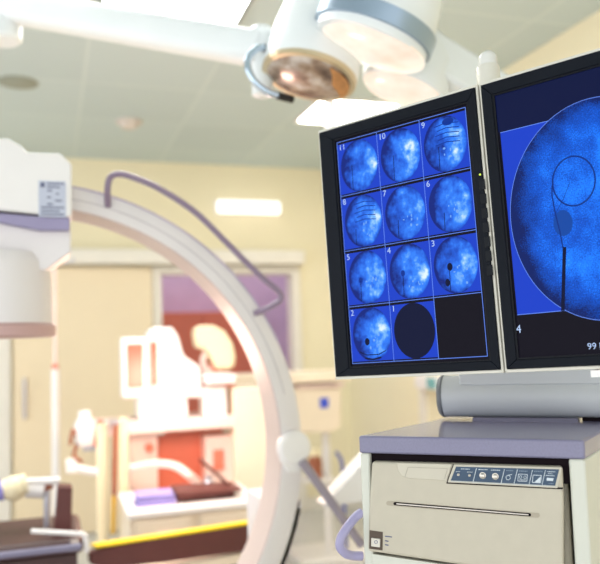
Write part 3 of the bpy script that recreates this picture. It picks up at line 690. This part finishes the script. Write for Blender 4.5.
# ------------------------------------------------------------------ background equipment
# drip stand
YI = 4.8; q = onY(55.5, 420, YI); z1 = onY(55.5, 369, YI).z; z2 = onY(57.5, 262, YI).z
iv = thing('drip_stand', (q.x, YI, 0), 'tall thin white drip stand in front of the cream door', 'drip stand')
MB().cyl(V((q.x, YI, .05)), V((q.x, YI, z1)), .023).build('outer_tube', M_white, iv)
MB().cyl(V((q.x, YI, z1)), V((q.x, YI, z2)), .011).build('inner_rod', M_pinkwhite, iv)
MB().cyl(V((q.x, YI, z1-.012)), V((q.x, YI, z1+.03)), .018).build('collar', M_flare_red, iv)
MB().tube([V((q.x-.11, YI, z2+.03)), V((q.x-.1, YI, z2)), V((q.x, YI, z2)), V((q.x+.1, YI, z2)), V((q.x+.11, YI, z2+.03))], .006).build('hook_bar', M_steel, iv)
fb = MB()
for k in range(5): t = k*2*math.pi/5; fb.cyl(V((q.x, YI, .06)), V((q.x+.28*math.cos(t), YI+.28*math.sin(t), .03)), .015)
fb.build('foot', M_white, iv)

# operating table, lower left corner
YT = 2.55; tz_ = onZ(0, 518, .74); 
x1 = onY(84, 540, YT).x; zt2 = onY(20, 545, YT).z; x0 = x1-1.7
ot = thing('operating_table', (x1-.8, YT+.3, 0), 'dark padded operating table in the lower left corner', 'operating table')
MB().box(x0, x1, YT, YT+.40, zt2-.05, zt2).build('pad', M_black_mat, ot, bevel=.02)
MB().box(x0, x1-.02, YT+.01, YT+.33, zt2-.16, zt2-.051).build('frame', M_black_mat, ot)
zr = onY(20, 553, YT-.04).z
MB().cyl(V((x0, YT-.045, zr)), V((x1-.01, YT-.045, zr)), .011).build('side_rail', mat('rail_bluegrey', srgb(120, 116, 140), .4), ot)
for x in (x1-.03, x1-.5, x1-1.): MB().box(x-.012, x+.012, YT-.045, YT+.02, zr-.012, zr+.012).build('rail_bracket', M_steel, ot)
MB().box(x1-1.1, x1-.7, YT+.05, YT+.35, .08, zt2-.16).build('pedestal', M_steel, ot, bevel=.01)
MB().box(x1-1.4, x1-.3, YT-.1, YT+.45, 0, .1).build('foot_plate', M_steel, ot, bevel=.02)
ps = MB(); ps.prism([onY(x, y, YT+.06) for x, y in ((53, 541), (71, 541), (72.5, 487), (57.5, 486.5))], V((0, .07, 0))); ps.build('side_support', M_mattress, ot, bevel=.004)
rd = MB(); rd.cyl(onY(31, 531, YT-.03), onY(84, 534, YT-.03), .0075); rd.build('cross_rod', M_white, ot)
MB().cyl(onY(85, 534, YT-.03), onY(87, 552, YT-.03), .008).build('rod_clamp', M_white, ot)

# jointed white arm reaching in from the left
ja = thing('positioning_arm', onY(10, 487, 2.75), 'short jointed cream arm with a blue end at the left edge, clamped to the table', 'arm')
m_ = MB(); m_.cyl(onY(4, 490, 2.75), onY(27, 483, 2.75), .035).ball(onY(14, 488, 2.75), .042, .042, .042); m_.build('forearm', M_cream, ja)
MB().cyl(onY(26, 489, 2.76), onY(44, 490, 2.76), .028).build('elbow', M_white, ja)
MB().cyl(onY(26, 482, 2.75), onY(60, 480.5, 2.75), .013).build('rod', M_white, ja)
MB().cyl(onY(-14, 492, 2.75), onY(4, 490, 2.75), .034).build('end_cap', M_drape, ja)
q = onY(47, 486, 2.76); MB().cyl(V((q.x, 2.76, zt2)), V((q.x, 2.76, q.z+.03)), .012).build('clamp_post', M_steel, ja)
MB().cyl(onY(40, 490, 2.76), onY(52, 484, 2.76), .016).build('knob', M_brown, ja)

# yellow-topped board on its trolley
zy = .70
n0_, n1_ = onZ(90, 547, zy), onZ(284, 517, zy); dd = V((n1_.x-n0_.x, n1_.y-n0_.y, 0)); ll = dd.length; dd.normalize(); bk = V((-dd.y, dd.x, 0))
st = thing('transfer_board', (n0_.x+.3, n0_.y+.15, 0), 'long maroon padded board with a bright yellow top edge, beside the operating table', 'padded board')
bo = MB(); bo.prism([n0_+dd*a+V((0, 0, z)) for a, z in ((0, -.02), (.10, -.008), (ll, -.008), (ll, -.115), (.28, -.10), (.06, -.085), (0, -.06))], bk*.045); bo.build('pad', M_mattress, st, bevel=.008)
yb = MB(); yb.prism([n0_+dd*a+bk*b2_+V((0, 0, -.0085)) for a, b2_ in ((.02, 0), (ll, 0), (ll, .03), (.16, .044), (.01, .044))], V((0, 0, .010))); yb.build('yellow_edge', M_yellow, st, bevel=.003)
fr = MB(); fr.prism([n0_+dd*a+V((0, 0, -.12))+bk*.02 for a in (.2, .22)]+[n0_+dd*a+V((0, 0, -.17))+bk*.02 for a in (.22, .2)], bk*.06)
fr.obox(n0_+V((0, 0, -.12)), dd, bk, cz, .2, ll, .005, .1, -.035, .004); fr.build('frame', M_bench, st, bevel=.004)
for a in (.26, ll-.06): MB().cyl(n0_+dd*a+bk*.055+V((0, 0, -zy)), n0_+dd*a+bk*.055+V((0, 0, -.14)), .018).build('leg', M_white, st)
MB().obox(n0_+V((0, 0, -.2)), dd, bk, cz, ll-.2, ll-.03, -.004, .1, -.1, .04).build('drive_box', M_mattress, st, bevel=.005)

# low work bench behind the arc
zb = .70; f0 = onZ(128, 514, zb); f1 = onZ(280, 511, zb); yb0 = f0.y
wb = thing('work_bench', ((f0.x+f1.x)/2, yb0+.25, 0), 'low cream work bench seen through the C-shaped arm, behind the yellow-edged board', 'bench')
MB().box(f0.x, f1.x, yb0, yb0+.5, zb-.025, zb).build('worktop', M_white, wb, bevel=.004)
MB().box(f0.x+.01, f1.x-.01, yb0+.015, yb0+.48, .12, zb-.026).build('body', M_bench, wb)
for k in range(2):
    xx = f0.x+.03+k*(f1.x-f0.x-.03)/2; dw = MB().box(xx, xx+(f1.x-f0.x)/2-.06, yb0+.001, yb0+.016, zb-.16, zb-.04).build('drawer', M_bench, wb, bevel=.003)
    MB().box(xx+.09, xx+.17, yb0-.01, yb0+.002, zb-.10, zb-.09).build('handle', M_pinkwhite, dw)
for x in (f0.x+.05, f1.x-.05):
    for y in (yb0+.06, yb0+.44): MB().cyl(V((x, y, 0)), V((x, y, .125)), .02).build('leg', M_steel, wb)
def onbench(px, py): return onZ(px, py, zb)
q0, q1 = onbench(134, 503), onbench(176, 503)
fd = MB(); fd.box(q0.x, q1.x, yb0+.10, yb0+.24, zb, zb+.018); fd.box(q0.x+.005, q1.x-.004, yb0+.103, yb0+.237, zb+.0185, zb+.035); fd.box(q0.x, q1.x-.01, yb0+.102, yb0+.235, zb+.0355, zb+.05)
tag(fd.build('folded_drape', M_drape, bevel=.006), 'folded lilac cloth on the left end of the low bench', 'cloth')
q0, q1 = onbench(176, 502), onbench(247, 501)
tr_ = thing('instrument_tray', ((q0.x+q1.x)/2, yb0+.2, zb), 'shallow maroon tray tilted on the low bench', 'tray')
MB().box(q0.x+.03, q1.x-.03, yb0+.13, yb0+.26, zb, zb+.02).build('stand', M_mattress, tr_)
t_ = MB(); y0_, y1_ = yb0+.10, yb0+.30
t_.prism([V((q0.x, y0_, zb+.016)), V((q1.x, y0_, zb+.03)), V((q1.x, y0_, zb+.042)), V((q0.x, y0_, zb+.05))], V((0, .2, 0))); t_.build('dish', M_mattress, tr_, bevel=.003)
hq = onbench(243, 500); MB().cyl(V((hq.x-.02, yb0+.2, zb+.035)), V((hq.x-.16, yb0+.22, zb+.17)), .008).build('grip', M_mattress, tr_)

# anaesthesia machine
YA = 3.90
an = thing('anaesthesia_machine', (onY(150, 480, YA).x, YA+.2, 0), 'tall cream anaesthesia machine with shelves and columns, behind the low bench', 'medical machine')
def AN(name, rects, mt, Y=YA, dep=.1, bev=.006, par=None):
    mb = MB()
    for r_ in rects: mb.rect_on(Y, *r_, dep)
    return mb.build(name, mt, par or an, bevel=bev)
xl, xr = onY(128, 480, YA).x, onY(268, 480, YA).x
MB().box(xl, xr, YA+.02, YA+.45, .1, onY(200, 495, YA).z).build('body', M_bench, an, bevel=.01)
AN('post', [(97, 424, 108, 560)], M_cream, YA-.02, .06, .01); AN('post', [(119, 418, 129, 560)], M_cream, YA-.02, .06, .01)
AN('back_panel', [(158, 434, 206, 498)], M_flare_red, YA+.2, .04)
AN('shelf', [(96, 420, 236, 432)], M_pinkwhite, YA, .35)
AN('shelf', [(206, 374, 236, 384)], M_white, YA, .45)
AN('column', [(235, 388, 268, 500)], M_bench, YA, .3)
AN('column', [(130, 430, 158, 498)], M_pinkwhite, YA+.1, .2)
AN('upper_panel', [(213, 384, 235, 421)], M_flare_red, YA+.18, .03)
AN('module', [(204, 387, 227, 420)], M_white, YA+.04, .14)
AN('module', [(206, 436, 234, 498)], M_pinkwhite, YA+.08, .14)
AN('gauge', [(214, 450, 224, 470)], M_flare_red, YA+.06, .03)
gz = onY(150, 448, YA+.07); MB().cyl(gz, gz+V((0, .04, 0)), .022).build('dial', M_flare_red, an)
MB().box(xl-.05, xr, YA, YA+.45, .03, .12).build('base', M_pinkwhite, an, bevel=.01)
# screen unit on top of the machine
zs = onY(150, 420, YA).z
ms = thing('patient_monitor', (onY(150, 400, YA).x, YA+.1, zs), 'white boxy display with a flare-tinted russet screen on top of the cream machine', 'monitor')
m_ = MB(); m_.rect_on(YA+.02, 122, 337, 150, 398, .12); m_.build('display_shell', M_white, ms, bevel=.012)
m_ = MB(); m_.rect_on(YA+.012, 127, 344, 143, 388, .01); m_.build('display', M_flare_screen, ms)
m_ = MB(); m_.prism([onY(x, y, YA+.06) for x, y in ((150, 398), (149, 332), (156, 327), (172, 327), (178, 335), (184, 356), (200, 366), (203, 398))], V((0, .2, 0))); m_.build('cabinet', M_white, ms, bevel=.012)
m_ = MB(); m_.rect_on(YA+.05, 151, 342, 157, 385, .012); m_.build('side_display', M_flare_screen, ms)
m_ = MB(); m_.box(onY(140, 400, YA).x, onY(190, 400, YA).x, YA+.08, YA+.24, zs, onY(160, 397, YA).z+.01); m_.build('foot', M_white, ms)
# hood on a bent arm
ho_ = thing('hood_lamp', (onY(215, 370, YA).x, YA+.1, onY(220, 374, YA).z), 'rounded cream hood on a bent arm, in front of the lilac opening', 'hood')
HY = YA+.29
m_ = MB(); m_.prism([onY(x, y, HY) for x, y in ((195, 330), (200, 325), (214, 325), (225, 331), (233, 343), (236, 356), (235, 366), (230, 370), (216, 369), (212, 358), (206, 350), (197, 347))], V((0, .12, 0))); m_.build('hood', M_cream, ho_, bevel=.015)
m_ = MB(); m_.rect_on(HY+.02, 213, 362, 224, 374, .06); m_.build('neck', M_flare_red, ho_)
m_ = MB(); m_.tube([onY(207, 350, HY+.06), onY(203, 360, HY+.06), onY(206, 369, HY+.06), onY(215, 370, HY+.06)], .018, 12); m_.build('arm', M_pinkwhite, ho_)
# hoses and odds beside the machine
h_ = MB(); h_.tube([onY(131, 468, YA-.06), onY(155, 464, YA-.10), onY(175, 466, YA-.16), onY(190, 476, YA-.22), onbench(203, 491)+V((0, .15, .02))], .02, 12); 
tag(h_.build('breathing_hose', M_pinkwhite), 'thick pale breathing hose curving from the machine down to the low bench', 'hose')
q = onbench(208, 489); sq_ = MB().lathe(V((q.x, yb0+.36, zb)), V((0, 0, 1)), [(.04, 0), (.04, .03), (.02, .05), (.02, .07)], 20)
tag(sq_.build('steel_bowl', M_steel), 'small steel cup standing at the end of the pale hose', 'cup')
h_ = MB(); h_.cyl(onY(115.5, 424, YA-.1), onY(114, 495, YA-.1), .012); dp = thing('hanging_tube', onY(114, 534, YA-.1), 'brown tube with a yellow lower half hanging between two cream posts', 'tube')
h_.build('upper_tube', M_brown, dp); MB().cyl(onY(114, 496, YA-.1), onY(113, 534, YA-.1), .012).build('lower_tube', mat('tube_ochre', srgb(214, 168, 60), .5), dp)
MB().box(onY(110, 424, YA-.1).x, onY(121, 424, YA-.1).x, YA-.11, YA, onY(115, 424, YA-.1).z, onY(115, 421, YA-.1).z).build('hook', M_steel, dp)
q = onY(85, 425, YA)
bg = thing('suction_canister', (q.x, YA, onY(85, 446, YA).z), 'white canister with tangled tubes beside the drip stand', 'canister')
MB().lathe(V((q.x, YA+.02, onY(85, 446, YA).z)), V((0, 0, 1)), [(.04, 0), (.05, .02), (.05, .11), (.03, .14), (.03, .17), (0, .175)], 24).build('body', M_white, bg)
MB().tube([onY(97, 446, YA), onY(99, 434, YA), onY(101, 420, YA)], .017, 12, 3).build('flare_red_tube', M_flare_red, bg)
MB().tube([onY(70, 445, YA), onY(73, 430, YA), onY(78, 440, YA), onY(74, 455, YA), onY(82, 462, YA)], .009, 10).build('thin_tube', M_brown, bg)
MB().tube([onY(70, 466, YA), onY(84, 470, YA), onY(98, 472, YA)], .02, 12).build('pale_tube', M_white, bg)
MB().box(onY(66, 468, YA).x, onY(76, 468, YA).x, YA-.02, YA+.04, onY(70, 473, YA).z, onY(70, 459, YA).z).build('connector', M_white, bg, bevel=.006)
MB().box(q.x-.01, onY(100, 440, YA).x, YA+.03, YA+.045, onY(85, 448, YA).z-.02, onY(85, 446, YA).z).build('bracket', M_steel, bg)

# equipment column with blue label, right of the arc
YE = 4.6
ec = thing('equipment_column', (onY(331, 440, YE).x, YE+.1, 0), 'white box unit with a blue label on a slim pole, beyond the right side of the arc', 'medical stand')
def EC(name, rect, mt, Y, dep, bev=.006): return MB().rect_on(Y, *rect, dep).build(name, mt, ec, bevel=bev)
m_ = MB(); m_.prism([onY(x, y, YE) for x, y in ((290, 388), (341, 388), (341, 427), (330, 433), (290, 433))], V((0, .2, 0))); m_.build('box', M_bench, ec, bevel=.008)
EC('shelf', (215, 373, 352, 384), M_bench, YE-.05, .32); EC('shelf_edge', (298, 384, 345, 388), M_pinkwhite, YE-.02, .25)
EC('blue_label', (320, 398, 328.5, 408), M_blue, YE-.004, .004, 0)
x_ = onY(331.5, 450, YE).x; MB().cyl(V((x_, YE+.1, .04)), V((x_, YE+.1, onY(331, 432, YE).z)), .026).build('pole', M_white, ec)
m_ = MB().box(x_-.25, x_+.25, YE-.1, YE+.3, 0, .05); m_.build('base', M_white, ec, bevel=.01)
xq = onY(320, 460, YE-.08)
MB().box(xq.x-.09, x_, YE+.08, YE+.12, onY(320, 478, YE).z-.03, onY(320, 478, YE).z).build('bottle_shelf', M_white, ec)
bt = thing('brown_bottle', (xq.x, YE+.02, onY(320, 478, YE).z), 'brown bottle beside the slim white pole', 'bottle')
zq = onY(320, 478, YE).z
MB().box(xq.x-.07, x_, YE-.03, YE+.08, zq-.02, zq).build('bottle_tray', M_white, ec)
MB().lathe(V((xq.x, YE+.02, zq)), V((0, 0, 1)), [(.045, 0), (.045, .11), (.03, .14)], 20).build('glass', M_brown, bt)
MB().lathe(V((xq.x, YE+.02, zq+.14)), V((0, 0, 1)), [(.03, 0), (.032, .04), (0, .045)], 20).build('cap', M_cream, bt)
tag(MB().tube([onY(336, 452, YE), onY(341, 460, YE), onY(343, 475, YE), onY(344, 500, YE), V((onY(345, 500, YE).x, YE+.02, .3)), V((x_+.1, YE+.06, .052))], .012, 12).build('blue_hose', M_bluehose), 'blue hose hanging beside the slim white pole', 'hose')

# ------------------------------------------------------------------ light
wld = bpy.data.worlds.new('world'); scene.world = wld; wld.use_nodes = True
bgk = wld.node_tree.nodes['Background']; bgk.inputs['Color'].default_value = (.96, .98, 1, 1); bgk.inputs['Strength'].default_value = 2.0
def light(name, kind, loc, energy, color, size=.5, rot=None, size_y=None):
    l = bpy.data.lights.new(name, kind); l.energy = energy; l.color = color
    if kind == 'AREA':
        l.size = size
        if size_y: l.shape = 'RECTANGLE'; l.size_y = size_y
    else: l.shadow_soft_size = size
    o = bpy.data.objects.new(name, l); col.objects.link(o); o.location = loc
    if rot: o.rotation_euler = rot
    return o
light('warm_fill', 'POINT', P(172, 384, 3.3), 19, (1, .62, .48), .10)  # added warm fill with no fixture, brightens the equipment around it

scene.view_settings.view_transform = 'Standard'; scene.view_settings.look = 'None'
scene.view_settings.gamma = 1; scene.view_settings.use_curve_mapping = False
scene.view_settings.exposure = 0.0
